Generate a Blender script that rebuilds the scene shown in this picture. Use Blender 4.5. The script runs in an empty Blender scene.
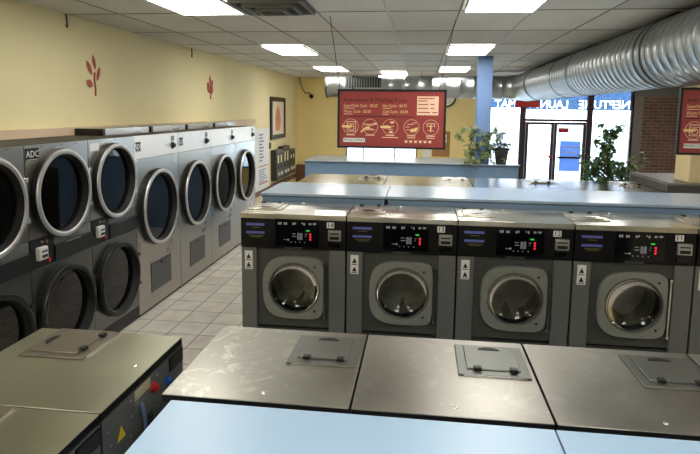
import bpy, bmesh, math, random
from mathutils import Matrix, Vector
PI = math.pi
random.seed(7)
scn = bpy.context.scene
COL = scn.collection

# ------------------------------------------------------------------ camera
def cam_axes(yaw, pitch, roll):
    cy, sy, cp, sp = math.cos(yaw), math.sin(yaw), math.cos(pitch), math.sin(pitch)
    f = Vector((-sy * cp, cy * cp, -sp)); r = Vector((cy, sy, 0)); u = r.cross(f)
    c, s = math.cos(roll), math.sin(roll)
    return c * r + s * u, -s * r + c * u, f
cd = bpy.data.cameras.new('camera'); cam = bpy.data.objects.new('camera', cd); COL.objects.link(cam)
r_, u_, f_ = cam_axes(.124, .1234, .012)
cam.matrix_world = Matrix(((r_.x, u_.x, -f_.x, 0), (r_.y, u_.y, -f_.y, 0), (r_.z, u_.z, -f_.z, 2.1), (0, 0, 0, 1)))
cd.sensor_width = 36; cd.lens = 566.5 / 700 * 36; cd.shift_y = -(227 - 181.1) / 700
cd.clip_start = .05; cd.clip_end = 300
scn.camera = cam
# ------------------------------------------------------------------ world, exposure
w = bpy.data.worlds.new('sky'); scn.world = w; w.use_nodes = True
nt = w.node_tree; nt.nodes.clear()
wo = nt.nodes.new('ShaderNodeOutputWorld'); bg = nt.nodes.new('ShaderNodeBackground')
tc = nt.nodes.new('ShaderNodeTexCoord'); sx = nt.nodes.new('ShaderNodeSeparateXYZ')
rp = nt.nodes.new('ShaderNodeValToRGB')
rp.color_ramp.elements[0].position = .0; rp.color_ramp.elements[0].color = (1, 1, 1, 1)
rp.color_ramp.elements[1].position = .35; rp.color_ramp.elements[1].color = (.55, .74, 1, 1)
nt.links.new(tc.outputs['Generated'], sx.inputs[0]); nt.links.new(sx.outputs['Z'], rp.inputs[0])
nt.links.new(rp.outputs[0], bg.inputs['Color']); bg.inputs['Strength'].default_value = 7.0
nt.links.new(bg.outputs[0], wo.inputs[0])
LIGHT_STRENGTH = 13
scn.view_settings.view_transform = 'Standard'; scn.view_settings.look = 'None'
scn.view_settings.gamma = 1; scn.view_settings.exposure = 0.12
scn.view_settings.use_curve_mapping = False

# ------------------------------------------------------------------ materials
def s2l(c):
    return tuple(((v / 255) / 12.92 if v / 255 <= .04045 else ((v / 255 + .055) / 1.055) ** 2.4) for v in c) + (1,)
MATS = {}
def mat(name, rgb, rough=.5, metal=0., noise=0., nscale=8., bump=0., bscale=20., emit=0., coat=0., stretch=None, spec=None, rvar=0.):
    if name in MATS: return MATS[name]
    m = bpy.data.materials.new(name); m.use_nodes = True; MATS[name] = m
    n = m.node_tree.nodes; l = m.node_tree.links; b = n['Principled BSDF']
    c = s2l(rgb)
    b.inputs['Base Color'].default_value = c; b.inputs['Roughness'].default_value = rough
    b.inputs['Metallic'].default_value = metal; b.inputs['Coat Weight'].default_value = coat
    if spec is not None: b.inputs['Specular IOR Level'].default_value = spec
    t = n.new('ShaderNodeTexCoord'); mp = n.new('ShaderNodeMapping'); l.new(t.outputs['Object'], mp.inputs[0])
    if stretch: mp.inputs['Scale'].default_value = stretch
    nz = n.new('ShaderNodeTexNoise'); nz.inputs['Scale'].default_value = nscale; nz.inputs['Detail'].default_value = 5
    l.new(mp.outputs[0], nz.inputs['Vector'])
    if noise:
        mx = n.new('ShaderNodeMix'); mx.data_type = 'RGBA'
        mx.inputs[6].default_value = tuple(v * (1 - noise) for v in c[:3]) + (1,)
        mx.inputs[7].default_value = tuple(min(1, v * (1 + noise)) for v in c[:3]) + (1,)
        l.new(nz.outputs[0], mx.inputs[0]); l.new(mx.outputs[2], b.inputs['Base Color'])
    if rvar:
        mr = n.new('ShaderNodeMapRange'); mr.inputs[1].default_value = .3; mr.inputs[2].default_value = .7
        mr.inputs[3].default_value = rough - rvar; mr.inputs[4].default_value = rough + rvar
        l.new(nz.outputs[0], mr.inputs[0]); l.new(mr.outputs[0], b.inputs['Roughness'])
    if bump:
        nb = n.new('ShaderNodeTexNoise'); nb.inputs['Scale'].default_value = bscale; nb.inputs['Detail'].default_value = 2
        l.new(mp.outputs[0], nb.inputs['Vector'])
        bp = n.new('ShaderNodeBump'); bp.inputs['Strength'].default_value = 1; bp.inputs['Distance'].default_value = bump
        l.new(nb.outputs[0], bp.inputs['Height']); l.new(bp.outputs[0], b.inputs['Normal'])
    if emit:
        b.inputs['Emission Color'].default_value = c; b.inputs['Emission Strength'].default_value = emit
    return m
def glass_mat(name, tint, gloss_rough=.02, base=.06):
    m = bpy.data.materials.new(name); m.use_nodes = True; n = m.node_tree.nodes; l = m.node_tree.links; n.clear()
    o = n.new('ShaderNodeOutputMaterial'); mx = n.new('ShaderNodeMixShader'); tr = n.new('ShaderNodeBsdfTransparent')
    g = n.new('ShaderNodeBsdfGlossy'); fr = n.new('ShaderNodeFresnel'); ad = n.new('ShaderNodeMath'); ad.operation = 'ADD'; ad.use_clamp = True
    tr.inputs[0].default_value = tint + (1,); g.inputs['Roughness'].default_value = gloss_rough
    fr.inputs['IOR'].default_value = 1.5; ad.inputs[1].default_value = base
    l.new(fr.outputs[0], ad.inputs[0]); l.new(ad.outputs[0], mx.inputs[0]); l.new(tr.outputs[0], mx.inputs[1]); l.new(g.outputs[0], mx.inputs[2])
    l.new(mx.outputs[0], o.inputs[0]); return m
def brick_mat(name, c1, c2, mortar, bw, rh, ms, offset, rough, rot=None, shift=(0, 0, 0), noise=.12, bump=0., nsc=3., spec=None):
    m = bpy.data.materials.new(name); m.use_nodes = True; n = m.node_tree.nodes; l = m.node_tree.links; b = n['Principled BSDF']
    t = n.new('ShaderNodeTexCoord'); mp = n.new('ShaderNodeMapping'); mp.vector_type = 'POINT'
    if rot: mp.inputs['Rotation'].default_value = rot
    mp.inputs['Location'].default_value = shift
    l.new(t.outputs['Object'], mp.inputs[0])
    k = n.new('ShaderNodeTexBrick'); k.offset = offset; k.inputs['Scale'].default_value = 1
    k.inputs['Color1'].default_value = s2l(c1); k.inputs['Color2'].default_value = s2l(c2); k.inputs['Mortar'].default_value = s2l(mortar)
    k.inputs['Mortar Size'].default_value = ms; k.inputs['Mortar Smooth'].default_value = .2
    k.inputs['Brick Width'].default_value = bw; k.inputs['Row Height'].default_value = rh
    l.new(mp.outputs[0], k.inputs['Vector'])
    nz = n.new('ShaderNodeTexNoise'); nz.inputs['Scale'].default_value = nsc; nz.inputs['Detail'].default_value = 6; l.new(t.outputs['Object'], nz.inputs['Vector'])
    mr = n.new('ShaderNodeMapRange'); mr.inputs[1].default_value = .25; mr.inputs[2].default_value = .75
    mr.inputs[3].default_value = 1 - noise; mr.inputs[4].default_value = 1 + noise
    l.new(nz.outputs[0], mr.inputs[0])
    vm = n.new('ShaderNodeVectorMath'); vm.operation = 'SCALE'; l.new(k.outputs['Color'], vm.inputs[0]); l.new(mr.outputs[0], vm.inputs['Scale'])
    l.new(vm.outputs[0], b.inputs['Base Color']); b.inputs['Roughness'].default_value = rough
    if spec is not None: b.inputs['Specular IOR Level'].default_value = spec
    if bump:
        bp = n.new('ShaderNodeBump'); bp.inputs['Distance'].default_value = bump; bp.invert = True
        l.new(k.outputs['Fac'], bp.inputs['Height']); l.new(bp.outputs[0], b.inputs['Normal'])
    return m
def top_steel(name, rgb, scuff, rough=.3, seed=0., scuff_side=None):
    """stainless machine top: brushed, smudged, with thin scratches"""
    m = mat(name, rgb, rough, .85, noise=.24, nscale=2.4, rvar=.09)
    n = m.node_tree.nodes; l = m.node_tree.links; b = n['Principled BSDF']
    if scuff:
        old = b.inputs['Base Color'].links[0].from_socket
        t = n.new('ShaderNodeTexCoord'); nz = n.new('ShaderNodeTexNoise'); nz.inputs['Scale'].default_value = 9; nz.inputs['Detail'].default_value = 12
        nz.inputs['Roughness'].default_value = .72; nz.inputs['Distortion'].default_value = 1.2
        mp = n.new('ShaderNodeMapping'); mp.inputs['Location'].default_value = (seed, seed * 2, 0); l.new(t.outputs['Object'], mp.inputs[0]); l.new(mp.outputs[0], nz.inputs['Vector'])
        r = n.new('ShaderNodeMapRange'); r.inputs[1].default_value = .52; r.inputs[2].default_value = .72; r.inputs[3].default_value = 0; r.inputs[4].default_value = scuff
        l.new(nz.outputs[0], r.inputs[0]); fac = r.outputs[0]
        if scuff_side is not None:
            sp = n.new('ShaderNodeSeparateXYZ'); l.new(t.outputs['Object'], sp.inputs[0])
            r2 = n.new('ShaderNodeMapRange'); r2.inputs[1].default_value = scuff_side[0]; r2.inputs[2].default_value = scuff_side[1]
            l.new(sp.outputs['X'], r2.inputs[0]); mu = n.new('ShaderNodeMath'); mu.operation = 'MULTIPLY'
            l.new(fac, mu.inputs[0]); l.new(r2.outputs[0], mu.inputs[1]); fac = mu.outputs[0]
        mx = n.new('ShaderNodeMix'); mx.data_type = 'RGBA'; mx.inputs[7].default_value = s2l((215, 212, 200))
        l.new(fac, mx.inputs[0]); l.new(old, mx.inputs[6]); l.new(mx.outputs[2], b.inputs['Base Color'])
        mm = n.new('ShaderNodeMath'); mm.operation = 'MULTIPLY_ADD'; mm.inputs[1].default_value = -.8; mm.inputs[2].default_value = .92
        l.new(fac, mm.inputs[0]); l.new(mm.outputs[0], b.inputs['Metallic'])
    return m

M = {}
M['steel_top'] = top_steel('steel_top', (152, 149, 141), .2, .40, 7.7)
M['steel_scuffed'] = top_steel('steel_scuffed', (146, 144, 134), .75, .40, 3.1, (.05, .7))
M['steel_olive'] = top_steel('steel_olive', (152, 151, 130), 0, .42)
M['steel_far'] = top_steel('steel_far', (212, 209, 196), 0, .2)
M['steel_mirror'] = mat('steel_mirror', (228, 225, 218), .15, 1, noise=.08, nscale=2, bump=.0006, bscale=3)
M['hatch'] = mat('hatch_grey', (108, 110, 103), .38, .6, noise=.08)
M['hatch_olive'] = mat('hatch_brown_grey', (118, 110, 97), .4, .5, noise=.08)
M['black'] = mat('black_trim', (16, 16, 17), .45)
M['black_gloss'] = mat('black_gloss', (10, 10, 13), .18, coat=.3)
M['black_panel'] = mat('black_panel', (8, 8, 10), .4, spec=.3)
M['display'] = mat('display_glass', (4, 4, 7), .12)
M['body_dark'] = mat('body_dark', (62, 64, 63), .5, .2, noise=.08)
M['strip'] = mat('side_strip', (112, 115, 113), .45, .3, noise=.07, nscale=30)
M['recess'] = mat('recess_panel', (78, 80, 77), .48, .25, noise=.07, nscale=30)
M['door_plate'] = mat('door_plate', (142, 145, 138), .42, .3, noise=.08, nscale=20)
M['chrome'] = mat('chrome', (205, 205, 205), .16, 1)
M['drum'] = mat('drum_steel', (176, 174, 160), .33, .9, noise=.3, nscale=14, bump=.002, bscale=60)
M['rim'] = mat('door_rim_steel', (105, 106, 102), .5, .6)
M['gasket'] = mat('gasket', (9, 9, 10), .55)
M['glass'] = glass_mat('washer_glass', (.56, .58, .56), .03, .0)
M['dryer_glass'] = glass_mat('dryer_glass', (.6, .6, .6), .03, .02)
M['pane'] = glass_mat('window_pane', (.96, .98, .98), .01, .0)
M['film'] = glass_mat('blue_window_film', (.16, .235, .345), .1, .0)
M['dryer_steel'] = mat('dryer_steel', (172, 168, 160), .30, 1, noise=.07, nscale=2, bump=.010, bscale=1.0, rvar=.05)
M['dryer_header'] = mat('dryer_header_lit_steel', (232, 226, 218), .42, .6, noise=.04, nscale=2, bump=.01, bscale=1.5)  # paler base colour carries the reflection of the ceiling lights
M['dryer_dark'] = mat('dryer_inner', (42, 45, 48), .5, .6)
M['dryer_lower'] = mat('dryer_steel_shaded', (120, 120, 118), .3, 1, noise=.07, nscale=2, bump=.004, bscale=2)  # dryer steel with its dark floor reflection put into the colour
M['ring'] = mat('door_ring_steel', (196, 195, 192), .42, .9)
M['ring_dark'] = mat('door_ring_dark', (46, 47, 48), .3, .7)  # lower door rings: dark reflections painted into the steel colour
M['lint'] = mat('lint_panel', (88, 89, 88), .4, .5)
M['white_plastic'] = mat('white_plastic', (205, 205, 200), .4)
M['silver'] = mat('coin_slide_silver', (190, 190, 188), .3, .8)
M['slot'] = mat('slot_dark', (8, 8, 8), .6)
M['white'] = mat('white_print', (236, 236, 232), .6)
M['red'] = mat('red_plastic', (190, 40, 38), .4)
M['blue'] = mat('blue_plastic', (40, 95, 165), .4)
M['brass'] = mat('brass', (170, 130, 80), .35, .8)
M['yellow'] = mat('warning_yellow', (225, 195, 40), .5)
M['blue_bar'] = mat('blue_label_bar', (98, 108, 190), .5)
M['dim_text'] = mat('olive_label_text', (110, 112, 60), .6)
M['led_red'] = mat('led_red', (255, 50, 60), .5, emit=.5)
M['led_green'] = mat('led_green', (60, 230, 90), .5, emit=.3)
M['led_white'] = mat('led_white', (150, 155, 165), .5, emit=.12)
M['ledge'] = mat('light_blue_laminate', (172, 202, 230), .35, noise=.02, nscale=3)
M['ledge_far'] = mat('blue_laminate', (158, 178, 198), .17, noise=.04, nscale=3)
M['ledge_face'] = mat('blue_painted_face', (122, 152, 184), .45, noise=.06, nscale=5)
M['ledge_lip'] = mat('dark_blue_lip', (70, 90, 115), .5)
M['pillar'] = mat('pillar_blue', (126, 160, 212), .5, noise=.05)
M['wall'] = mat('yellow_painted_wall', (234, 221, 172), .75, noise=.045, nscale=1.2)
M['wall_back'] = mat('back_wall_yellow', (242, 220, 152), .75, noise=.04, nscale=1.5)
M['soffit'] = mat('grey_soffit', (120, 122, 118), .8, noise=.05)
M['strip_beige'] = mat('beige_ledge', (214, 190, 160), .6, noise=.06)
M['wood'] = mat('brown_wood', (104, 70, 50), .5, noise=.2, stretch=(1, 8, 1))
M['col_yellow'] = mat('column_cream', (226, 208, 160), .7)
M['slab'] = mat('grey_slab', (120, 116, 106), .4, .2, noise=.08)
M['slab_face'] = mat('dark_slab_face', (62, 60, 56), .5)
M['frame'] = mat('window_frame_flare_tint', (62, 44, 48), .4, .2)  # red-brown cast of the window flare put into the frame colour
M['frame_grey'] = mat('window_frame_grey', (140, 134, 130), .5)
M['vent'] = mat('vent_metal', (120, 122, 118), .5, .3)
M['vent_dark'] = mat('vent_dark', (25, 26, 25), .7)
M['tbar'] = mat('tbar_white', (170, 170, 165), .5)
M['tbar_dark'] = mat('tbar_shadow_gap', (118, 117, 112), .7)
M['duct'] = mat('galvanised_duct', (168, 172, 172), .36, 1, noise=.1, nscale=3, rvar=.05)
M['seam'] = mat('duct_seam', (84, 88, 90), .45, .8)
M['grille'] = mat('duct_grille', (28, 29, 28), .6)
M['light'] = mat('light_diffuser', (255, 252, 246), .5, emit=LIGHT_STRENGTH)
M['light_frame'] = mat('light_frame', (200, 200, 195), .5)
M['sign_red'] = mat('sign_red', (150, 56, 52), .45, noise=.03)
M['sign_frame'] = mat('sign_frame', (16, 14, 16), .4)
M['cream'] = mat('cream_print', (238, 205, 140), .6)
M['pale_pink'] = mat('price_label', (244, 205, 172), .6)
M['sign_dark'] = mat('sign_dark_print', (40, 14, 18), .6)
M['paper'] = mat('paper', (228, 228, 222), .7)
M['paper_blue'] = mat('paper_blue_print', (110, 120, 165), .7)
M['paper_poster'] = mat('blue_poster', (160, 196, 240), .7)
M['paper_poster'] = M['paper_poster']
M['cork'] = mat('cork', (170, 125, 75), .8, noise=.2, nscale=60)
M['leaf_red'] = mat('leaf_decal_red', (176, 80, 66), .7)
M['art'] = mat('art_orange', (214, 140, 105), .7, noise=.3, nscale=5)
M['art_paper'] = mat('art_paper', (226, 214, 190), .7)
M['leaf'] = mat('leaf_green', (70, 100, 58), .5, noise=.35, nscale=9)
M['leaf_pale'] = mat('leaf_pale_green', (128, 142, 92), .5, noise=.35, nscale=14)
M['leaf_dark'] = mat('leaf_dark_green', (98, 134, 82), .5, noise=.35, nscale=9)
M['stem'] = mat('stem', (95, 82, 52), .7)
M['pot'] = mat('plant_pot', (62, 68, 72), .5)
M['soil'] = mat('soil', (50, 38, 28), .9)
M['vending'] = mat('vending_grey', (62, 60, 54), .4, .5)
M['concrete'] = mat('pavement', (225, 223, 216), .9, noise=.05)
def vinyl(name, colour):
    m = bpy.data.materials.new(name); m.use_nodes = True; n = m.node_tree.nodes; l = m.node_tree.links; n.clear()
    o = n.new('ShaderNodeOutputMaterial'); mx = n.new('ShaderNodeMixShader'); a = n.new('ShaderNodeBsdfDiffuse'); b = n.new('ShaderNodeBsdfTranslucent')
    a.inputs[0].default_value = b.inputs[0].default_value = colour; mx.inputs[0].default_value = .5
    l.new(a.outputs[0], mx.inputs[1]); l.new(b.outputs[0], mx.inputs[2]); l.new(mx.outputs[0], o.inputs[0]); return m
M['vinyl'] = vinyl('white_vinyl', (.9, .9, .9, 1)); M['poster'] = vinyl('thin_blue_poster', (.40, .60, .95, 1)); M['thin_paper'] = vinyl('thin_paper', (.6, .6, .75, 1))
M['clock_face'] = mat('clock_face', (225, 222, 210), .5)
M['floor'] = brick_mat('floor_tiles', (212, 205, 192), (200, 193, 180), (112, 106, 96), .3, .3, .006, 0, .38, shift=(-.08 + .0, -.07, 0), noise=.16, bump=.001, nsc=6)
M['ceiling'] = brick_mat('ceiling_tiles', (220, 218, 211), (200, 199, 193), (150, 148, 142), .645, 1.27, .006, 0, .9, shift=(2.27, -5.28 + 1.27 * 8, 0), noise=.07, nsc=1.2, spec=.1)
M['brick'] = brick_mat('brick_wall', (132, 98, 86), (110, 80, 71), (148, 132, 121), .24, .082, .009, .5, .85, rot=(PI / 2, 0, 0), noise=.2, bump=.004, nsc=2)

# ------------------------------------------------------------------ mesh helpers
class MB:
    def __init__(s): s.v = []; s.f = []
    def add(s, v, f):
        b = len(s.v); s.v += [tuple(p) for p in v]; s.f += [tuple(i + b for i in q) for q in f]; return s
    def box(s, x0, x1, y0, y1, z0, z1):
        return s.add([(x, y, z) for z in (z0, z1) for y in (y0, y1) for x in (x0, x1)],
                     [(0, 2, 3, 1), (4, 5, 7, 6), (0, 1, 5, 4), (2, 6, 7, 3), (0, 4, 6, 2), (1, 3, 7, 5)])
    def lathe(s, prof, c, axis='y', n=48, closed=False):
        """prof: [(radius, along)]; revolve about axis through c"""
        v = []; f = []
        for r, a in prof:
            for k in range(n):
                t = 2 * PI * k / n; p, q = r * math.cos(t), r * math.sin(t)
                v.append({'y': (c[0] + p, c[1] + a, c[2] + q), 'x': (c[0] + a, c[1] + p, c[2] + q), 'z': (c[0] + p, c[1] + q, c[2] + a)}[axis])
        m = len(prof)
        for i in range(m if closed else m - 1):
            j = (i + 1) % m
            for k in range(n): f.append((i * n + k, i * n + (k + 1) % n, j * n + (k + 1) % n, j * n + k))
        return s.add(v, f)
    def disc(s, c, r, th, axis='y', n=32):
        return s.lathe([(.0001, 0), (r, 0), (r, th), (.0001, th)], c, axis, n)
    def poly(s, pts, y0, y1, axis='y'):
        """extrude a 2D polygon (a, b) along axis from y0 to y1"""
        n = len(pts); mk = {'y': lambda p, t: (p[0], t, p[1]), 'x': lambda p, t: (t, p[0], p[1]), 'z': lambda p, t: (p[0], p[1], t)}[axis]
        v = [mk(p, y0) for p in pts] + [mk(p, y1) for p in pts]
        f = [tuple(range(n)), tuple(range(2 * n - 1, n - 1, -1))] + [(i, (i + 1) % n, n + (i + 1) % n, n + i) for i in range(n)]
        return s.add(v, f)
    def plate(s, c, out, r, y0, y1, n=72, ang=None):
        """plate in the xz plane, outline out(theta)->radius about c, round hole r"""
        A = ang or [2 * PI * k / n for k in range(n)]; n = len(A); v = []
        for y in (y0, y1):
            for a in A: R = out(a); v.append((c[0] + R * math.cos(a), y, c[1] + R * math.sin(a)))
            for a in A: v.append((c[0] + r * math.cos(a), y, c[1] + r * math.sin(a)))
        f = []
        for k in range(n):
            j = (k + 1) % n
            f += [(k, j, n + j, n + k), (2 * n + k, 3 * n + k, 3 * n + j, 2 * n + j), (k, 2 * n + k, 2 * n + j, j), (n + k, n + j, 3 * n + j, 3 * n + k)]
        return s.add(v, f)
    def tube(s, pts, r, n=8):
        pts = [Vector(p) for p in pts]; v = []; f = []
        for i, p in enumerate(pts):
            d = (pts[min(i + 1, len(pts) - 1)] - pts[max(i - 1, 0)]).normalized()
            a = d.cross(Vector((0, 0, 1)) if abs(d.z) < .9 else Vector((1, 0, 0))).normalized(); b = d.cross(a)
            rr = r[i] if isinstance(r, (list, tuple)) else r
            for k in range(n):
                t = 2 * PI * k / n; v.append(p + rr * (math.cos(t) * a + math.sin(t) * b))
        for i in range(len(pts) - 1):
            for k in range(n): f.append((i * n + k, i * n + (k + 1) % n, (i + 1) * n + (k + 1) % n, (i + 1) * n + k))
        f.append(tuple(range(n - 1, -1, -1))); f.append(tuple(range((len(pts) - 1) * n, len(pts) * n)))
        return s.add(v, f)
def rect_out(c, x0, x1, z0, z1):
    def o(a):
        ca, sa = math.cos(a), math.sin(a); t = 1e9
        if ca > 1e-9: t = min(t, (x1 - c[0]) / ca)
        if ca < -1e-9: t = min(t, (x0 - c[0]) / ca)
        if sa > 1e-9: t = min(t, (z1 - c[1]) / sa)
        if sa < -1e-9: t = min(t, (z0 - c[1]) / sa)
        return t
    A = sorted([2 * PI * k / 64 for k in range(64)] + [math.atan2(z - c[1], x - c[0]) % (2 * PI) for x in (x0, x1) for z in (z0, z1)])
    return o, A
def obj(name, mb, m, parent=None, bevel=0., smooth=35, loc=None, rz=0.):
    me = bpy.data.meshes.new(name); me.from_pydata(mb.v, [], mb.f)
    bm = bmesh.new(); bm.from_mesh(me); bmesh.ops.remove_doubles(bm, verts=bm.verts, dist=1e-6)
    bmesh.ops.recalc_face_normals(bm, faces=bm.faces); bm.to_mesh(me); bm.free()
    me.materials.append(M[m] if isinstance(m, str) else m)
    o = bpy.data.objects.new(name, me); COL.objects.link(o)
    if parent: o.parent = parent
    if loc: o.location = loc
    o.rotation_euler.z = rz
    if smooth: me.shade_smooth(); me.set_sharp_from_angle(angle=math.radians(smooth))
    if bevel:
        b = o.modifiers.new('bevel', 'BEVEL'); b.width = bevel; b.segments = 2; b.limit_method = 'ANGLE'; b.harden_normals = False
    return o
def text(s, size, loc, m, parent, name='lettering', face='-y', align='LEFT', ext=.0006, sx=1.):
    c = bpy.data.curves.new(name, 'FONT'); c.body = s; c.size = size; c.align_x = align; c.align_y = 'CENTER'; c.extrude = ext
    c.resolution_u = 2
    tmp = bpy.data.objects.new('tmp', c)
    me = bpy.data.meshes.new_from_object(tmp); me.name = name; bpy.data.objects.remove(tmp); bpy.data.curves.remove(c)
    o = bpy.data.objects.new(name, me); COL.objects.link(o); o.parent = parent; o.location = loc
    o.rotation_euler = {'-y': (PI / 2, 0, 0), '+y': (PI / 2, 0, PI), '+x': (PI / 2, 0, PI / 2), 'up': (0, 0, 0)}[face]
    o.scale = (sx, 1, 1); me.materials.clear(); me.materials.append(M[m]); return o
def tag(o, label=None, cat=None, group=None, kind=None):
    if label: o['label'] = label
    if cat: o['category'] = cat
    if group: o['group'] = group
    if kind: o['kind'] = kind
    return o
def thing(name, label, cat, loc=(0, 0, 0), rz=0., group=None):
    o = bpy.data.objects.new(name, None); COL.objects.link(o); o.location = loc; o.rotation_euler.z = rz
    o.empty_display_size = .1
    return tag(o, label, cat, group)
def copy_tree(o, parent=None):
    c = o.copy(); COL.objects.link(c)
    if parent: c.parent = parent
    for ch in list(o.children): copy_tree(ch, c)
    return c
def struct(name, mb, m, label=None, parent=None, **k):
    return tag(obj(name, mb, m, parent, **k), label, None, None, 'structure')

# ------------------------------------------------------------------ setting
XL, XR, YF, YB, ZC = -3.45, 7.6, -4.2, 15.5, 3.0
struct('floor', MB().box(XL - .2, XR + .2, YF - .2, YB, -.1, 0), 'floor', 'beige square tiled floor')
struct('ceiling', MB().box(XL - .2, XR + .2, YF - .2, YB + .2, ZC, ZC + .1), 'ceiling', 'grey suspended tile ceiling')
struct('wall_left', MB().box(XL - .2, XL, YF - .2, YB + .2, 0, ZC), 'wall', 'long yellow wall behind the dryers')
struct('wall_right', MB().box(XR, XR + .2, YF - .2, YB + .2, 0, ZC), 'wall')
struct('wall_front', MB().box(XL, XR, YF - .2, YF, 0, ZC), 'wall')
wb = MB().box(XL, -2.07, YB, YB + .2, 0, ZC).box(-2.07, -.1, YB, YB + .2, 0, .45).box(-2.07, -.1, YB, YB + .2, 1.75, ZC).box(-.1, 1.45, YB, YB + .2, 0, ZC).box(1.45, 5.42, YB, YB + .2, 2.93, ZC)
struct('wall_back', wb, 'wall_back', 'yellow end wall beside the shop front')
struct('wall_back_brick', MB().box(5.62, XR, YB - .02, YB + .2, 0, 2.56), 'brick', 'brown brick end wall right of the shop front')
struct('trim_soffit', MB().box(5.40, XR, YB - .05, YB + .2, 2.56, ZC), 'soffit')
struct('trim_corner_post', MB().box(5.42, 5.62, YB - .04, YB + .2, 0, 2.559), 'frame_grey', 'grey post between window and brick')
# ceiling T-bars
g = MB()
for k in range(-1, 18):
    x = -2.27 - .645 * 1 + .645 * k
    if x < XR: g.box(x - .007, x + .007, YF, YB, ZC - .004, ZC + .001)
struct('trim_ceiling_bars', g, 'tbar_dark', smooth=0)
struct('trim_ceiling_bars_white', MB().box(.955 - .011, .955 + .011, 4.0, 15, ZC - .008, ZC + .0).box(-.335 - .011, -.335 + .011, 3.6, 13, ZC - .008, ZC), 'tbar', smooth=0)
g = MB(); k = -7
while 5.28 + 1.27 * k < YB:
    y = 5.28 + 1.27 * k; k += 1
    if y > YF: g.box(XL, XR, y - .009, y + .009, ZC - .004, ZC + .001)
struct('trim_ceiling_cross_bars', g, 'tbar_dark', smooth=0)
struct('trim_wall_ledge', MB().box(XL, XL + .06, YF, 11.4, 1.80, 1.905), 'strip_beige', 'beige ledge running behind the dryer tops')
struct('trim_wall_rail', MB().box(XL, XL + .05, 9.3, YB, .27, .37), 'wood', 'brown rail low on the yellow wall')
# pavement outside
struct('ground', MB().box(-60, 70, YB, 140, -.12, -.02), 'concrete', 'sunlit pale pavement outside')

# small window behind the hanging sign
wn = struct('window_2', MB().box(-2.07, -.1, YB + .02, YB + .08, .45, .50).box(-2.07, -.1, YB + .02, YB + .08, 1.70, 1.75).box(-2.07, -2.02, YB + .02, YB + .08, .5, 1.7).box(-.15, -.1, YB + .02, YB + .08, .5, 1.7)
            .box(-1.60, -1.56, YB + .02, YB + .08, .5, 1.7).box(-.73, -.69, YB + .02, YB + .08, .5, 1.7), 'frame_grey', 'bright window on the end wall under the hanging sign')
tag(obj('pane', MB().box(-2.02, -.15, YB + .045, YB + .05, .5, 1.7), 'pane', wn), None, None, None, 'structure')
# shop front
wf = MB()
y0, y1 = YB + .02, YB + .12
for a, b, t in ((1.45, 1.5, 2.93), (2.58, 2.73, 2.93), (4.28, 4.42, 2.93), (5.36, 5.42, 2.93)): wf.box(a, b, y0, y1, 0, t)
wf.box(2.73, 4.28, y0, y1, 1.88, 1.95).box(1.5, 5.36, y0, y1, 2.88, 2.93).box(1.5, 2.58, y0, y1, 0, .3).box(4.42, 5.36, y0, y1, 0, .3)
ws = struct('window_1', wf, 'frame', 'shop front window with dark frames at the end of the room')
tag(obj('pane', MB().box(1.5, 2.58, YB + .06, YB + .066, .3, 2.88).box(4.42, 5.36, YB + .06, YB + .066, .3, 2.88).box(2.73, 4.28, YB + .06, YB + .066, 1.95, 2.88), 'pane', ws), None, None, None, 'structure')
def cut_letters(word, size, x, z, sx):
    """outlines of WORD as read from outside (running towards -x), as closed loops of (x, z)"""
    c = bpy.data.curves.new('t', 'FONT'); c.body = word; c.size = size; c.align_y = 'CENTER'; c.resolution_u = 3
    tmp = bpy.data.objects.new('t', c); me = bpy.data.meshes.new_from_object(tmp); bpy.data.objects.remove(tmp); bpy.data.curves.remove(c)
    bm = bmesh.new(); bm.from_mesh(me); bmesh.ops.remove_doubles(bm, verts=bm.verts, dist=1e-5)
    ed = {}
    for e in bm.edges:
        if len(e.link_faces) == 1:
            a, b = e.verts[0].index, e.verts[1].index; ed.setdefault(a, []).append(b); ed.setdefault(b, []).append(a)
    co = {v.index: (x - v.co.x * sx, z + v.co.y) for v in bm.verts}; bm.free(); bpy.data.meshes.remove(me)
    loops = []; seen = set()
    for a in ed:
        if a in seen: continue
        lp = [a]; seen.add(a); prev = None; cur = a
        while True:
            nx = [q for q in ed[cur] if q != prev and q not in seen]
            if not nx: break
            prev, cur = cur, nx[0]; seen.add(cur); lp.append(cur)
        if len(lp) > 2: loops.append([co[q] for q in lp])
    return loops
F0, F1 = 2.19, 2.88
rects = [(1.5, 2.58, F0, F1), (2.73, 4.28, F0, F1), (4.42, 5.36, F0, F1)]
lps = cut_letters('NEPTUNE', .30, 5.34, 2.325, .98) + cut_letters('LAUNDROMAT', .30, 3.80, 2.325, .915)
fc = bpy.data.curves.new('film', 'CURVE'); fc.dimensions = '2D'; fc.fill_mode = 'BOTH'; fc.extrude = .001
def add_loop(pts):
    sp = fc.splines.new('POLY'); sp.points.add(len(pts) - 1); sp.use_cyclic_u = True
    for q, (a, b) in zip(sp.points, pts): q.co = (a, b, 0, 1)
for (a, b, c_, d_) in rects:
    add_loop([(a, c_), (b, c_), (b, d_), (a, d_)])
    for lp in lps:
        xs_ = [q[0] for q in lp]
        if min(xs_) > a + .004 and max(xs_) < b - .004: add_loop(lp)
        elif max(xs_) > a and min(xs_) < b:
            cl = [(min(max(q[0], a + .004), b - .004), q[1]) for q in lp]
            if max(q[0] for q in cl) - min(q[0] for q in cl) > .02: add_loop(cl)
tmp = bpy.data.objects.new('t', fc); fme = bpy.data.meshes.new_from_object(tmp); bpy.data.objects.remove(tmp)
fme.name = 'blue_film'; fo = bpy.data.objects.new('blue_film', fme); COL.objects.link(fo); fo.parent = ws
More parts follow.
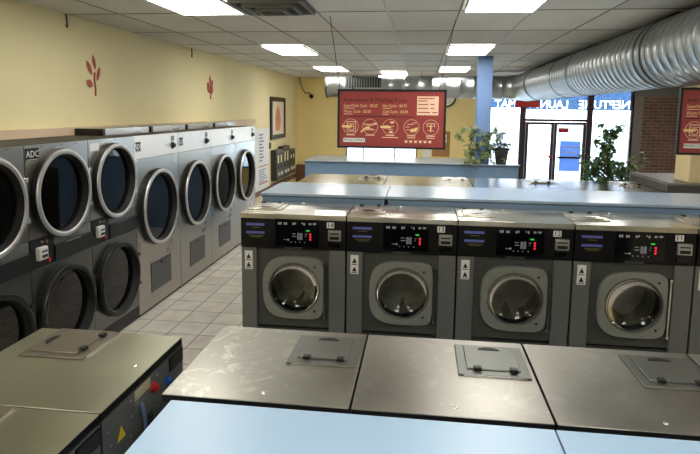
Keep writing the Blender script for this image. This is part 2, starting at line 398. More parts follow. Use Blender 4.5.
fo.rotation_euler = (PI / 2, 0, 0); fo.location = (0, YB + .055, 0); fme.materials.clear(); fme.materials.append(M['film'])
tag(fo, 'blue window band with NEPTUNE LAUNDROMAT in clear letters, reversed from inside', None, None, 'structure')
for i, (a, b, lab) in enumerate(((2.74, 3.46, 'left glass door of the shop entrance'), (3.47, 4.27, 'right glass door with blue poster and push bar'))):
    d = struct('door_%d' % (i + 1), MB().box(a, a + .07, y0, y1 - .04, .02, 1.87).box(b - .07, b, y0, y1 - .04, .02, 1.87).box(a + .07, b - .07, y0, y1 - .04, 1.80, 1.87).box(a + .07, b - .07, y0, y1 - .04, .02, .2), 'frame', lab)
    tag(obj('pane', MB().box(a + .07, b - .07, YB + .05, YB + .056, .2, 1.80), 'pane', d), None, None, None, 'structure')
    if i == 0: obj('pull_handle', MB().box(b - .12, b - .02, y0 - .05, y0 - .01, .93, .99), 'red', d)
    else: obj('push_bar', MB().box(a + .1, b - .1, y0 - .06, y0 - .02, .92, .97), 'frame', d)
po = tag(obj('poster', MB().box(3.64, 4.16, YB + .035, YB + .045, .58, 1.38), 'poster'), 'pale blue poster taped inside the right glass door', 'poster')
for zz, ww in ((1.22, .40), (1.08, .34), (.96, .25)):
    obj('printed_line', MB().box(3.9 - ww / 2, 3.9 + ww / 2, YB + .031, YB + .0345, zz - .025, zz + .025), 'vinyl', po)
tag(obj('sticker', MB().box(3.58, 3.84, YB + .035, YB + .045, 1.60, 1.72), 'red'), 'small red sticker at the top of the right glass door', 'sticker')
tag(obj('sticker', MB().box(1.98, 2.18, YB + .035, YB + .045, 1.38, 1.56), 'thin_paper'), 'small square notice on the window left of the doors', 'sticker')
ex = thing('hanging_sign', 'small red rectangular sign above the entrance doors under the duct', 'sign', (2.53, 14.3, 2.24))
obj('panel', MB().box(-.29, .29, -.03, .03, 0, .15), 'red', ex, bevel=.006); obj('border', MB().box(-.30, .30, -.035, .035, -.012, .0).box(-.30, .30, -.035, .035, .15, .162), 'sign_frame', ex)
obj('hanging_rod', MB().box(-.2, -.19, -.005, .005, .162, .75), 'sign_frame', ex); obj('hanging_rod', MB().box(.19, .2, -.005, .005, .162, .75), 'sign_frame', ex)

# ------------------------------------------------------------------ ceiling lights
def ceiling_light(x, y, lab):
    t = thing('ceiling_light', lab, 'ceiling light', (x, y, ZC - .02), 0, 'fluorescent ceiling panels')
    obj('frame', MB().box(-.31, .31, -.63, -.60, -.006, .012).box(-.31, .31, .60, .63, -.006, .012).box(-.31, -.29, -.6, .6, -.006, .012).box(.29, .31, -.6, .6, -.006, .012), 'light_frame', t, smooth=0)
    obj('diffuser', MB().box(-.29, .29, -.60, .60, -.002, .010), 'light', t, smooth=0)
    return t
xa, xb = -1.955, .645
for x, y, lab in ((xa, 4.645, 'white ceiling light panel nearest on the left, beside the air vent'), (xb, 4.645, 'white ceiling light panel nearest on the right, cut by the top edge'),
                  (xa, 8.455, 'second white ceiling light panel back in the left column'), (xb, 8.455, 'second white ceiling light panel back, just left of the blue pillar top'),
                  (xa, 12.265, 'third white ceiling light panel back, above the end of the duct'), (xb, 12.265, 'small far white ceiling light panel left of the pillar above the duct'),
                  (-.66, 13.5, 'farthest white ceiling light panel, centred above the hanging price sign'),
                  (xa, .8, 'ceiling light over the near left washers'), (xb, .8, 'ceiling light over the near blue counter'), (3.87, .8, 'ceiling light right of the near counter'),
                  (3.87, 4.645, 'ceiling light beyond the big duct, nearest'), (3.87, 8.455, 'ceiling light beyond the big duct, middle'), (3.87, 12.265, 'ceiling light beyond the big duct, farthest'),
                  (xa, -2.6, 'ceiling light over the left rear'), (xb, -2.6, 'ceiling light over the rear')):
    ceiling_light(x, y, lab)
v = thing('ceiling_vent', 'square louvred air vent in the ceiling next to the left light', 'air vent', (-1.30, 4.93, ZC - .005))
g = MB()
for q, zz in ((.30, 0), (.21, -.02), (.12, -.035)):
    for s in (-1, 1):
        g.box(-q, q, s * q - .012, s * q + .012, zz - .03, zz); g.box(s * q - .012, s * q + .012, -q, q, zz - .03, zz)
obj('louvre', g, 'vent', v); obj('backing', MB().box(-.29, .29, -.29, .29, -.008, 0), 'vent_dark', v)

# ------------------------------------------------------------------ ducts
DX, DZ, DR = 2.225, 2.655, .31
du = thing('spiral_duct', 'large galvanised spiral duct running towards the viewer on the right', 'duct', (DX, 5, DZ - DR))
def duct_profile(y0, y1, r, rib, step, h):
    p = [(r, y0)]; y = y0 + step
    while y < y1 - .02:
        p += [(r, y - rib), (r + h, y - rib * .5), (r + h, y + rib * .5), (r, y + rib)]; y += step
    return p + [(r, y1)]
obj('duct_tube', MB().lathe([(r, y - 5) for r, y in duct_profile(-4.1, 12.6, DR, .004, .15, .0012)], (0, 0, DR), 'y', 64), 'duct', du, smooth=60)
for yy in (9.1, 5.6, 11.3):
    obj('joint_band', MB().lathe([(DR + .001, yy - 5), (DR + .006, yy - 5), (DR + .006, yy - 4.98), (DR + .001, yy - 4.98)], (0, 0, DR), 'y', 64), 'seam', du)
# seam lines: thin dark grooves beside each rib
g = MB(); y = -4.1 + .15
while y < 12.5:
    g.lathe([(DR + .0004, y - 5 - .009), (DR + .0022, y - 5 - .007), (DR + .0004, y - 5 - .005)], (0, 0, DR), 'y', 64); y += .15
obj('spiral_seam', g, 'seam', du)
for yy in (2.6, 5.46, 8.09, 11.2):
    h = obj('hanger', MB().lathe([(DR + .005, yy - 5 - .014), (DR + .009, yy - 5 - .014), (DR + .009, yy - 5 + .014), (DR + .005, yy - 5 + .014)], (0, 0, DR), 'y', 48, True), 'seam', du)
    obj('hanger_rod', MB().tube([(0, yy - 5, 2 * DR), (0, yy - 5, ZC - (DZ - DR))], .006), 'vent_dark', h)
    obj('hanger_hook', MB().tube([(-.10, yy - 5, 2 * DR - .012), (-.05, yy - 5, 2 * DR + .012), (0, yy - 5, 2 * DR + .03), (.05, yy - 5, 2 * DR + .012), (.1, yy - 5, 2 * DR - .012)], .006), 'vent_dark', h)
# mitred elbow from +y into -x with reducer
g = MB(); n = 48; segs = 4; rings = []
R0 = .42
for i in range(segs + 1):
    a = (PI / 2) * i / segs; rr = DR + (.25 - DR) * i / segs
    cx, cyy = -R0 + R0 * math.cos(a), 12.6 - 5 + R0 * math.sin(a)
    ux, uy = math.cos(a), math.sin(a)
    rings.append([(cx + rr * math.cos(t) * ux, cyy + rr * math.cos(t) * uy, DR + rr * math.sin(t)) for t in [2 * PI * k / n for k in range(n)]])
vv = [p for r in rings for p in r]; ff = [(i * n + k, i * n + (k + 1) % n, (i + 1) * n + (k + 1) % n, (i + 1) * n + k) for i in range(segs) for k in range(n)]
g.add(vv, ff); obj('elbow', g, 'duct', du, smooth=25)
YD = 12.6 + R0
db = thing('cross_duct', 'slimmer round duct crossing left to right behind the price sign', 'duct', (-.2, YD, DZ - .25))
x0, x1 = -2.19 + .2, DX - R0 + .2
obj('duct_tube', MB().lathe([(.001, x0)] + duct_profile(x0, x1, .25, .006, .30, .005), (0, 0, .25), 'x', 64), 'duct', db, smooth=60)
obj('joint_band', MB().lathe([(.251, x0), (.262, x0), (.262, x0 + .04), (.251, x0 + .04)], (0, 0, .25), 'x', 64), 'seam', db)
obj('joint_band', MB().lathe([(.251, x0 + .62), (.258, x0 + .62), (.258, x0 + .65), (.251, x0 + .65)], (0, 0, .25), 'x', 64), 'seam', db)
gr = obj('air_grille', MB().box(-1.53, -.72, -.262, -.17, .22, .44), 'grille', db)
g = MB()
for k in range(14): g.box(-1.51 + k * .058, -1.495 + k * .058, -.272, -.255, .23, .43)
obj('grille_bars', g, 'vent', gr)
for xx in (-1.55, .18): obj('hanger_wire', MB().tube([(xx, 0, .5), (xx, 0, .5 + ZC - DZ - .25)], .005), 'vent_dark', db)

# ------------------------------------------------------------------ washers
def make_washer(name, label, W, H, D, group, top_m, hatch_m, num=None, hx=(0.01, .26), hy=(.12, .42), lip=.036, loc=(0, 0, 0), rz=0.):
    """front faces -y, origin at the front left bottom corner"""
    k = W / .745
    X = lambda v: v * k
    Z = lambda v: H - (1.388 - v) * k
    t = thing(name, label, 'washing machine', loc, rz, group)
    obj('cabinet', MB().box(0.004, X(.01) + .01, .03, D, 0, H - lip).box(W - .014, W - .004, .03, D, 0, H - lip).box(.01, W - .01, D - .012, D, 0, H - lip).box(.01, W - .01, .03, D, 0, .05)
        .box(.01, W - .01, .03, .05, .05, Z(.56)).box(.014, W - .014, .04, D - .012, Z(1.12), Z(1.13)), 'body_dark', t)
    tp = obj('top_panel', MB().box(.002, W - .002, -.008, D, H - .004, H).box(.002, W - .002, -.008, .0, H - lip, H - .004), top_m, t, bevel=.002)
    obj('edge_trim', MB().box(.003, W - .003, .002, D - .001, H - lip, H - .0045), 'black', t)
    cp = obj('control_panel', MB().box(.003, W - .003, -.006, .03, Z(1.143), H - lip), 'black_panel', t, bevel=.002)
    obj('side_strip', MB().box(.004, X(.113), 0, .03, 0, Z(1.141)), 'strip', t, bevel=.003)
    obj('side_strip', MB().box(X(.628), W - .004, 0, .03, 0, Z(1.141)), 'strip', t, bevel=.003)
    c = (X(.387), Z(.867)); R = X(.178)
    o, A = rect_out(c, X(.113), X(.628), Z(.575), Z(1.141))
    obj('front_panel', MB().plate(c, o, R + .004, .026, .036, ang=A), 'recess', t)
    def dout(a):
        ca, sa = math.cos(a), math.sin(a); s = min(1, max(0, ca + .25)); nn = 3.1 + 3.5 * s
        ax = X(.226) if ca < 0 else X(.205)
        return ((abs(ca) / ax) ** nn + (abs(sa) / X(.221)) ** nn) ** (-1 / nn)
    d = obj('door', MB().plate(c, dout, R, -.022, .02, n=96), 'door_plate', t, bevel=.004)
    obj('door_rim', MB().lathe([(R - .004, -.016), (R - .001, -.026), (R + .003, -.027), (R + .006, -.0225), (R - .003, .0)], (c[0], 0, c[1]), 'y', 64), 'rim', d)
    obj('door_glass', MB().lathe([(R - .006, -.010), (R * .9, .004), (R * .7, .022), (R * .45, .036), (R * .2, .043), (.0001, .045)], (c[0], 0, c[1]), 'y', 64), 'glass', d)
    obj('latch', MB().box(X(.166), X(.206), -.034, -.022, Z(.836), Z(.90)), 'door_plate', d, bevel=.004)
    obj('hinge', MB().box(X(.596), X(.606), -.03, .02, Z(.66), Z(1.05)).disc((X(.601), -.034, Z(1.045)), X(.010), .01).disc((X(.601), -.034, Z(.665)), X(.010), .01), 'chrome', d)
    obj('bolt', MB().disc((X(.531), -.026, Z(1.025)), .008, .006, n=12), 'slot', d); obj('bolt', MB().disc((X(.531), -.026, Z(.708)), .008, .006, n=12), 'slot', d)
    obj('door_seal', MB().lathe([(R + .004, .036), (R + .0, .05), (R - .004, .085), (R + .012, .10)], (c[0], 0, c[1]), 'y', 48), 'gasket', t)
    dr = obj('drum', MB().lathe([(R + .012, .10), (R + .03, .12), (R + .03, .36), (R * .6, .385), (.0001, .40)], (c[0], 0, c[1]), 'y', 48), 'drum', t)
    g = MB()
    for q in range(3):
        a = 2 * PI * q / 3 + .5; r0 = R + .028
        ca, sa = math.cos(a), math.sin(a)
        pr = [(-.03, r0), (.03, r0), (.012, r0 - .06), (-.012, r0 - .06)]
        g.poly([(c[0] + p * -sa + rr * ca, c[1] + p * ca + rr * sa) for p, rr in pr], .13, .35)
    obj('lifter', g, 'drum', dr)
    # label bars and display
    for z0, z1 in ((1.300, 1.317), (1.243, 1.259)): obj('label_bar', MB().box(X(.042), X(.172), -.0075, -.005, Z(z0), Z(z1)), 'blue_bar', cp)
    g = MB()
    for zz, a, b in ((1.285, .08, .14), (1.228, .06, .165), (1.218, .075, .15)): g.box(X(a), X(b), -.007, -.005, Z(zz), Z(zz + .004))
    obj('fine_print', g, 'dim_text', cp)
    ds = obj('display', MB().box(X(.252), X(.556), -.009, -.005, Z(1.16), Z(1.352)), 'display', cp)
    g = MB(); zi = 1.322
    for xx, ww in ((.27, .012), (.285, .01), (.312, .012), (.327, .007), (.372, .012), (.388, .008), (.437, .006), (.45, .01), (.487, .014), (.503, .005), (.517, .014), (.533, .006)):
        g.box(X(xx), X(xx + ww), -.0105, -.008, Z(zi - .008 + .004 * ((xx * 1000) % 3)), Z(zi + .006 + .002 * ((xx * 700) % 2)))
    g.box(X(.37), X(.395), -.0105, -.008, Z(1.25), Z(1.254)).box(X(.37), X(.40), -.0105, -.008, Z(1.232), Z(1.236)).box(X(.46), X(.475), -.0105, -.008, Z(1.25), Z(1.253)).box(X(.46), X(.47), -.0105, -.008, Z(1.235), Z(1.238))
    for xx in (.36, .39, .42, .455): g.box(X(xx), X(xx + .006), -.0105, -.008, Z(1.19), Z(1.197))
    g.box(X(.31), X(.33), -.0105, -.008, Z(1.207), Z(1.211)).box(X(.335), X(.348), -.0105, -.008, Z(1.203), Z(1.215))
    obj('display_icons', g, 'led_white', ds)
    text('88', X(.036), (X(.405), -.0095, Z(1.246)), 'led_white', ds, 'display_digits', ext=.001, sx=1.1); text('88', X(.036), (X(.405), -.0095, Z(1.222)), 'led_white', ds, 'display_digits', ext=.001, sx=1.1)
    obj('green_light', MB().box(X(.468), X(.492), -.0115, -.008, Z(1.272), Z(1.281)), 'led_green', ds)
    obj('red_light', MB().box(X(.492), X(.504), -.0115, -.008, Z(1.245), Z(1.258)).box(X(.492), X(.504), -.0115, -.008, Z(1.226), Z(1.239)).box(X(.492), X(.504), -.0115, -.008, Z(1.21), Z(1.22)), 'led_red', ds)
    text('wascomat', X(.026), (X(.375), -.0075, Z(1.152)), 'strip', cp, 'maker_lettering', align='CENTER', ext=.0008, sx=1.15)
    cs = obj('coin_slide', MB().box(X(.624), X(.712), -.03, -.006, Z(1.215), Z(1.288)), 'silver', t, bevel=.004)
    obj('coin_slot', MB().box(X(.637), X(.70), -.0325, -.029, Z(1.262), Z(1.270)).box(X(.637), X(.70), -.0325, -.029, Z(1.226), Z(1.246)), 'slot', cs)
    obj('coin_cup', MB().box(X(.628), X(.708), -.018, -.006, Z(1.165), Z(1.208)), 'black_gloss', t, bevel=.003)
    st = obj('warning_label', MB().box(X(.028), X(.084), -.0015, .001, Z(.985), Z(1.118)), 'white', t)
    g = MB()
    for zz in (1.075, 1.015): g.poly([(X(.04), Z(zz - .012)), (X(.072), Z(zz - .012)), (X(.056), Z(zz + .022))], -.003, -.001)
    g.box(X(.036), X(.076), -.003, -.001, Z(1.050), Z(1.055)).box(X(.036), X(.076), -.003, -.001, Z(.992), Z(.997))
    obj('warning_triangles', g, 'slot', st)
    if num:
        nb = obj('number_plate', MB().box(X(.612), X(.663), -.008, -.005, Z(1.300), Z(1.340)), 'white', t)
        text(num, X(.045), (X(.637), -.0085, Z(1.3195)), 'slot', nb, 'number', align='CENTER', ext=.0008)
    # soap hatch on the top
    hx0, hx1, hy0, hy1 = hx[0], hx[1], hy[0], hy[1]
    h = obj('soap_hatch', MB().box(hx0, hx1, hy0, hy1, H, H + .007), hatch_m, t, bevel=.003)
    ld = obj('hatch_lid', MB().box(hx0 + .035, hx1 - .035, hy0 + .02, hy1 - .045, H + .007, H + .013), hatch_m, h, bevel=.003)
    w2 = hx1 - hx0; xm = (hx0 + hx1) / 2
    arc = [(xm + .045 * math.cos(a), hy0 + .062 - .028 * math.sin(a)) for a in [PI * q / 10 for q in range(11)]]
    obj('finger_pull', MB().poly(arc, H + .0131, H + .0150, 'z'), 'slot', ld)
    for s in (.22, .72): obj('hinge', MB().box(hx0 + w2 * s - .014, hx0 + w2 * s + .016, hy1 - .058, hy1 - .032, H + .008, H + .022), 'black', h, bevel=.003)
    obj('hatch_edge', MB().box(hx0 + .02, hx1 - .02, hy1 + .0005, hy1 + .004, H + .0, H + .006), 'chrome', h)
    obj('rivet', MB().lathe([(.0001, .005), (.006, .004), (.009, 0)], (W * .47, D - .06, H), 'z', 12), 'chrome', t)
    return t
# facing row, numbered 14 to 10
WF = .7493
fr = []
desc = {'14': 'at the left end of the facing row beside the tiled aisle', '13': 'second from the left in the facing row', '12': 'third from the left in the facing row',
        '11': 'fourth from the left in the facing row', '10': 'cut off at the right edge of the picture'}
for i, nme in enumerate(('14', '13', '12', '11', '10')):
    lab = ('dark washer numbered %s, ' % nme) + desc[nme] if nme != '10' else 'dark front-loading washer cut off by the right picture edge, next to number 11'
    fr.append(make_washer('washing_machine', lab, .745, 1.388, .52, 'numbered washers in the facing row', 'steel_far', 'steel_far', nme if nme != '10' else None,
                          (.008, .258), (.13, .42), loc=(-1.238 + WF * i, 3.773, 0)))
# near row, turned away from the viewer
WN = .681
nlabs = ['steel-topped washer with white scuff marks, left end of the near row', 'steel-topped washer with loose-looking hatch, middle of the near row', 'near-row steel-topped washer with hatch reaching the right picture edge', 'steel-topped washer corner at the right picture edge in the near row']
for i in range(4):
    make_washer('washing_machine', nlabs[i], .677, 1.09, .648, 'near row of washers turned away', 'steel_scuffed' if i == 0 else 'steel_top', 'hatch', None,
                (.018, .295), (.058, .343), .03, loc=(-.896 + WN * i + .677, 2.461, 0), rz=PI)
# left column, turned towards the dryers, backs to the right
def washer_back(t, D, H, second):
    """connections on the rear face; local y = D faces the viewer's side; local x runs towards the viewer"""
    Y = D
    def bx(name, x0, x1, z0, z1, m, th=.004, parent=None): return obj(name, MB().box(x0, x1, Y, Y + th, z0, z1), m, parent or t)
    vn = bx('rear_vent', .012, .14, .99, 1.05, 'black', .006)
    g = MB()
    for k in range(5): g.box(.018, .134, Y + .005, Y + .009, .997 + k * .010, 1.001 + k * .010)
    obj('vent_slats', g, 'body_dark', vn)
    obj('cold_inlet', MB().lathe([(.0001, .022), (.013, .022), (.014, .010), (.022, .008), (.022, 0)], (.165, Y, .965), 'y', 16), 'blue', t)
    obj('hot_inlet', MB().lathe([(.0001, .022), (.013, .022), (.014, .010), (.022, .008), (.022, 0)], (.285, Y, .995), 'y', 16), 'red', t)
    lb = bx('rating_label', .31, .43, 1.01, 1.05, 'dim_label', .002)
    bx('data_plate', .305, .375, .93, .99, 'strip', .002); bx('data_plate', .30, .36, .86, .91, 'body_dark', .003)
    wl = obj('warning_triangle', MB().poly([(.505, .925), (.56, .925), (.532, .975)], Y, Y + .002), 'yellow', t)
    obj('drain_cable', MB().tube([(.40, Y + .01, .99), (.41, Y + .03, .93), (.405, Y + .03, .85), (.39, Y + .03, .6), (.38, Y + .03, .1)], .009), 'blue_cable', t)
    obj('terminal_plate', MB().box(.38, .44, Y, Y + .008, .96, 1.0), 'strip', t)
    g = MB()
    for x, z in ((.03, 1.03), (.25, 1.03), (.46, 1.03), (.46, .97), (.62, 1.0), (.60, .94), (.62, .88), (.47, .9), (.25, .9)): g.disc((x, Y, z), .004, .003, n=8)
    obj('screws', g, 'silver', t)
    obj('rear_strip', MB().box(.004, .651, Y, Y + .0006, 0, 1.055), 'strip', t)
M['dim_label'] = mat('cream_label', (188, 184, 150), .6); M['blue_cable'] = mat('blue_grey_cable', (95, 110, 150), .5)
for i in range(2):
    t = make_washer('washing_machine', ['olive steel-topped washer with red and blue inlets, back to the aisle', 'nearer steel-topped washer at the bottom left corner of the picture'][i], .655, 1.09, .668,
                    'left column of washers facing the dryers', 'steel_olive', 'hatch_olive', None, (.006, .29), (.092, .375), .03, loc=(-1.704, 2.316 - .658 * i, 0), rz=-PI / 2)
    washer_back(t, .668, 1.09, i)
# wide washers behind the far blue counter, turned away
glabs = ['wide steel-topped washer behind the blue counter, left end', 'wide steel-topped washer behind the blue counter, second from left', 'wide steel-topped washer behind the counter in front of the entrance doors',
         'wide steel-topped washer behind the counter below the bushy plant', 'wide washer under the grey slab at the right', 'wide washer under the far end of the grey slab']
for i in range(6):
    make_washer('washing_machine', glabs[i], .862, 1.39, 1.24, 'wide washers behind the far counter', 'steel_mirror', 'steel_far', None, (.02, .28), (.04, .36), .036,
                loc=(-1.22 + .87 * i + .862, 6.26, 0), rz=PI)

# ------------------------------------------------------------------ counters (bulkheads)
def counter(name, label, x0, x1, y0, y1, H, topm, facem, lipm, over=.02, group=None, base=0., th=.03):
    t = thing(name, label, 'counter', ((x0 + x1) / 2, y0, base), 0, group)
    a, b = x0 - (x0 + x1) / 2, x1 - (x0 + x1) / 2; d = y1 - y0; h = H - base
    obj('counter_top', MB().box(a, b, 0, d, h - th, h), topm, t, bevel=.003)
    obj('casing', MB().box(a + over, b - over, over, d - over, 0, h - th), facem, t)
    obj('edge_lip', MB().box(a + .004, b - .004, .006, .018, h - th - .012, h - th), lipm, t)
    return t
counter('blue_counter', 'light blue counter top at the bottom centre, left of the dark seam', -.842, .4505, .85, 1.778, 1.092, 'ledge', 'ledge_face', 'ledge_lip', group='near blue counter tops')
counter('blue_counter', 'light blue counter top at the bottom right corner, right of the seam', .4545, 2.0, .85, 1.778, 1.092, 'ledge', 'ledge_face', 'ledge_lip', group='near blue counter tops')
for a, b, lab in ((-1.245, -.258, 'blue-grey ledge behind washer 14, left end of the long ledge'), (-.254, 3.6, 'long blue-grey ledge behind washers 13 to 11')):
    counter('blue_ledge', lab, a, b, 4.30, 4.985, 1.452, 'ledge_far', 'ledge_face', 'ledge_lip', over=.012, group='blue ledge behind the numbered washers', th=.02)
counter('blue_partition', 'blue partition with pale top, under the potted plants', -1.96, 1.60, 9.38, 10.48, 1.262, 'ledge_far', 'ledge_face', 'ledge_lip', th=.02)
s = thing('grey_slab', 'grey raised slab on the washer tops at the right', 'counter', (2.9, 5.45, 1.395))
obj('slab_top', MB().box(-.66, 1.0, 0, .95, .065, .085), 'slab', s, bevel=.003); obj('slab_body', MB().box(-.655, .995, .006, .94, 0, .065), 'slab_face', s)
obj('edge_glint', MB().box(-.662, -.64, 0, .95, .083, .087), 'chrome', s)  # bright strip stands in for the sky reflected along the slab edge
c = tag(obj('column', MB().box(0, .5, 0, .3, 0, ZC - 1.482), 'col_yellow', loc=(2.45, 5.52, 1.482)), 'cream column at the right edge below the second sign', 'column')
p = tag(obj('blue_pillar', MB().box(-.115, .115, 0, .22, 0, ZC - 1.264), 'pillar', loc=(1.0, 9.48, 1.264), bevel=.004), 'pale blue square pillar wound with vines, rising to the ceiling', 'pillar')

# ------------------------------------------------------------------ dryers
def door_ring(parent, c, R, dark):
    """round dryer door: black rim, convex steel ring, glass; c=(x, z)"""
    d = obj('door', MB().lathe([(R - .03, .02), (R, .012), (R, -.040), (R - .008, -.048), (R - .03, -.045)], (c[0], 0, c[1]), 'y', 72, True), 'gasket', parent)
    obj('door_ring', MB().lathe([(R - .003, -.046), (R - .007, -.056), (R - .020, -.060), (R - .036, -.059), (R - .042, -.052), (R - .03, -.045)], (c[0], 0, c[1]), 'y', 72, True), 'ring_dark' if dark else 'ring', d, smooth=50)
    obj('inner_wall', MB().lathe([(R - .042, -.052), (R - .046, -.03), (R - .052, .010), (R - .035, .010)], (c[0], 0, c[1]), 'y', 72), 'gasket', d)
    obj('door_glass', MB().disc((c[0], .0, c[1]), R - .051, .006, n=64), 'dryer_glass', d)
    obj('hinge_bracket', MB().box(c[0] + R + .008, c[0] + R + .022, -.03, -.002, c[1] - .16, c[1] + .16).box(c[0] + R - .02, c[0] + R + .022, -.045, -.028, c[1] + .13, c[1] + .16).box(c[0] + R - .02, c[0] + R + .022, -.045, -.028, c[1] - .16, c[1] - .13), 'gasket' if dark else 'ring', d, bevel=.002)
    g = MB()
    for s in (-.15, -.05, .05, .15): g.disc((c[0] + R + .015, -.034, c[1] + s), .005, .004, n=10)
    for a in (PI * .8, PI, PI * 1.2): g.disc((c[0] + (R - .006) * math.cos(a), -.062, c[1] + (R - .006) * math.sin(a)), .004, .004, n=8)
    obj('rivets', g, 'chrome', d)
    return d
def cavity(parent, c, R, D):
    dr = obj('drum', MB().lathe([(R - .03, .012), (R - .02, .05), (R - .0, .07), (R - .0, D), (.0001, D)], (c[0], 0, c[1]), 'y', 48), 'dryer_dark', parent)
    g = MB()
    for q in range(4):
        a = 2 * PI * q / 4 + .4; r0 = R - .002; ca, sa = math.cos(a), math.sin(a)
        g.poly([(c[0] + p * -sa + rr * ca, c[1] + p * ca + rr * sa) for p, rr in ((-.03, r0), (.03, r0), (.012, r0 - .07), (-.012, r0 - .07))], .09, D - .02)
    obj('lifter', g, 'dryer_dark', dr)
def logo(parent, x0, x1, z0, z1):
    l = obj('maker_badge', MB().box(x0, x1, -.004, 0, z0, z1), 'black', parent)
    text('ADC', (z1 - z0) * .78, ((x0 + x1) / 2, -.0045, (z0 + z1) / 2), 'white', l, 'badge_lettering', align='CENTER', ext=.0008, sx=.95)
    g = MB().box(x0 + .006, x1 - .006, -.005, -.0035, z0 + .004, z0 + .009); obj('badge_line', g, 'white', l)
DXF = -2.762
def stacked_dryer(y, label, badge):
    W = .764; D = .66; H = 1.83
    t = thing('stacked_dryer', label, 'tumble dryer', (DXF, y, 0), PI / 2, 'stacked dryers along the left wall')
    obj('cabinet', MB().box(.001, .012, .012, D, 0, H).box(W - .012, W - .001, .012, D, 0, H).box(.012, W - .012, .05, D, H - .012, H).box(.012, W - .012, D - .01, D, 0, H - .012).box(.012, W - .012, .03, .04, .925, 1.145), 'dryer_dark', t)
    cu, cl, R = (.376, 1.447), (.376, .532), .342
    o, A = rect_out(cu, .002, W - .002, 1.148, H); obj('upper_front_panel', MB().plate(cu, o, R - .03, 0, .012, ang=A), 'dryer_steel', t, bevel=.0015)
    o, A = rect_out(cl, .002, W - .002, .137, .922); obj('lower_front_panel', MB().plate(cl, o, R - .03, 0, .012, ang=A), 'dryer_lower', t, bevel=.0015)
    cavity(t, cu, R, .55); cavity(t, cl, R, .55)
    door_ring(t, cu, R, False); door_ring(t, cl, R, True)
    b = obj('control_band', MB().box(.002, .27, -.002, .03, .925, 1.146).box(.27, W - .002, -.012, .03, .93, 1.055).box(.27, W - .002, .004, .03, 1.058, 1.146), 'black', t, bevel=.002)
    obj('band_glint', MB().box(.40, .60, -.0135, -.0115, 1.048, 1.054).box(.272, W - .004, .003, .005, 1.054, 1.058), 'chrome', b)  # chrome strips stand in for a specular line across the band
    obj('band_panel', MB().box(.27, W - .004, .0015, .004, 1.062, 1.143), 'strip', b)
    cs = obj('coin_slide', MB().box(.05, .15, -.04, -.002, .985, 1.085), 'white_plastic', t, bevel=.01)
    obj('coin_slot', MB().box(.075, .135, -.0425, -.039, 1.045, 1.056).box(.075, .135, -.0425, -.039, 1.005, 1.025), 'slot', cs)
    obj('start_button', MB().disc((.17, -.016, 1.11), .014, .014, n=16), 'brass', t); obj('start_button', MB().disc((.12, -.014, 1.115), .010, .012, n=16), 'silver', t)
    obj('stop_button', MB().disc((.185, -.02, .965), .015, .018, n=16), 'red', t)
    kp = obj('kick_panel', MB().box(.002, W - .002, .004, .03, 0.0, .133), 'black', t); obj('kick_trim', MB().box(.002, W - .002, .001, .004, .0, .012), 'white_plastic', kp)
    if badge == 1: logo(t, .012, .150, 1.72, 1.808)
    if badge == 2: obj('highlight_plate', MB().box(.02, .16, -.004, 0, 1.735, 1.80), 'white_plastic', t)  # white plate stands in for a reflection highlight on the steel
    for x in (.18, .42, .60): obj('screw', MB().disc((x, -.003, 1.815), .004, .003, n=8), 'slot', t)
    return t
stacked_dryer(3.652 - .768, 'stacked pair of dryers cut off by the left picture edge', 0)
stacked_dryer(3.652, 'stacked pair of dryers with a black square badge at its top left corner', 1)
stacked_dryer(4.420, 'stacked pair of dryers, right-hand one, next to the tall single dryers', 2)
def single_dryer(y, label, badge):
    W = 1.003; D = .66; H = 1.83
    t = thing('large_dryer', label, 'tumble dryer', (DXF, y, 0), PI / 2, 'tall single dryers along the left wall')
    obj('cabinet', MB().box(.001, .012, .012, D, 0, H).box(W - .012, W - .001, .012, D, 0, H).box(.012, W - .012, .05, D, H - .012, H).box(.012, W - .012, D - .01, D, 0, H - .012), 'dryer_dark', t)
    c, R = (.468, 1.07), .405
    o, A = rect_out(c, .002, W - .002, .03, 1.597); obj('front_panel', MB().plate(c, o, R - .03, 0, .012, ang=A), 'dryer_steel', t, bevel=.0015)
    hp = obj('header_panel', MB().box(.002, W - .002, 0, .03, 1.601, H), 'dryer_header', t, bevel=.0015)
    obj('kick_panel', MB().box(.002, W - .002, .02, .03, 0, .03), 'black', t)
    cavity(t, c, R, .55); door_ring(t, c, R, False)
    k = obj('control_knob', MB().lathe([(.0001, -.035), (.022, -.035), (.026, -.01), (.042, -.006), (.042, 0)], (.86, 0, 1.695), 'y', 24), 'black', t)
    obj('coin_plate', MB().box(.83, .90, -.004, 0, 1.745, 1.80), 'strip', t)
    l = obj('lint_door', MB().box(.262, .735, -.006, 0, .182, .492), 'lint', t, bevel=.004)
    obj('lock', MB().disc((.50, -.011, .455), .012, .006, n=12), 'slot', l)
    tb = obj('motor_cover', MB().box(.07, W - .03, .33, .62, H, H + .065), 'dryer_steel', t); obj('cover_end', MB().box(.02, .07, .33, .62, H, H + .065), 'black', tb)
    if badge: logo(t, .03, .125, 1.675, 1.77)
    return t
sl = ['tall single dryer with a badge, first after the stacked dryers', 'tall single dryer, second from the stacked dryers', 'tall single dryer, third from the stacked dryers', 'tall single dryer at the far end, beside the white notice']
for i in range(4): single_dryer(5.188 + 1.0066 * i, sl[i], i < 2)

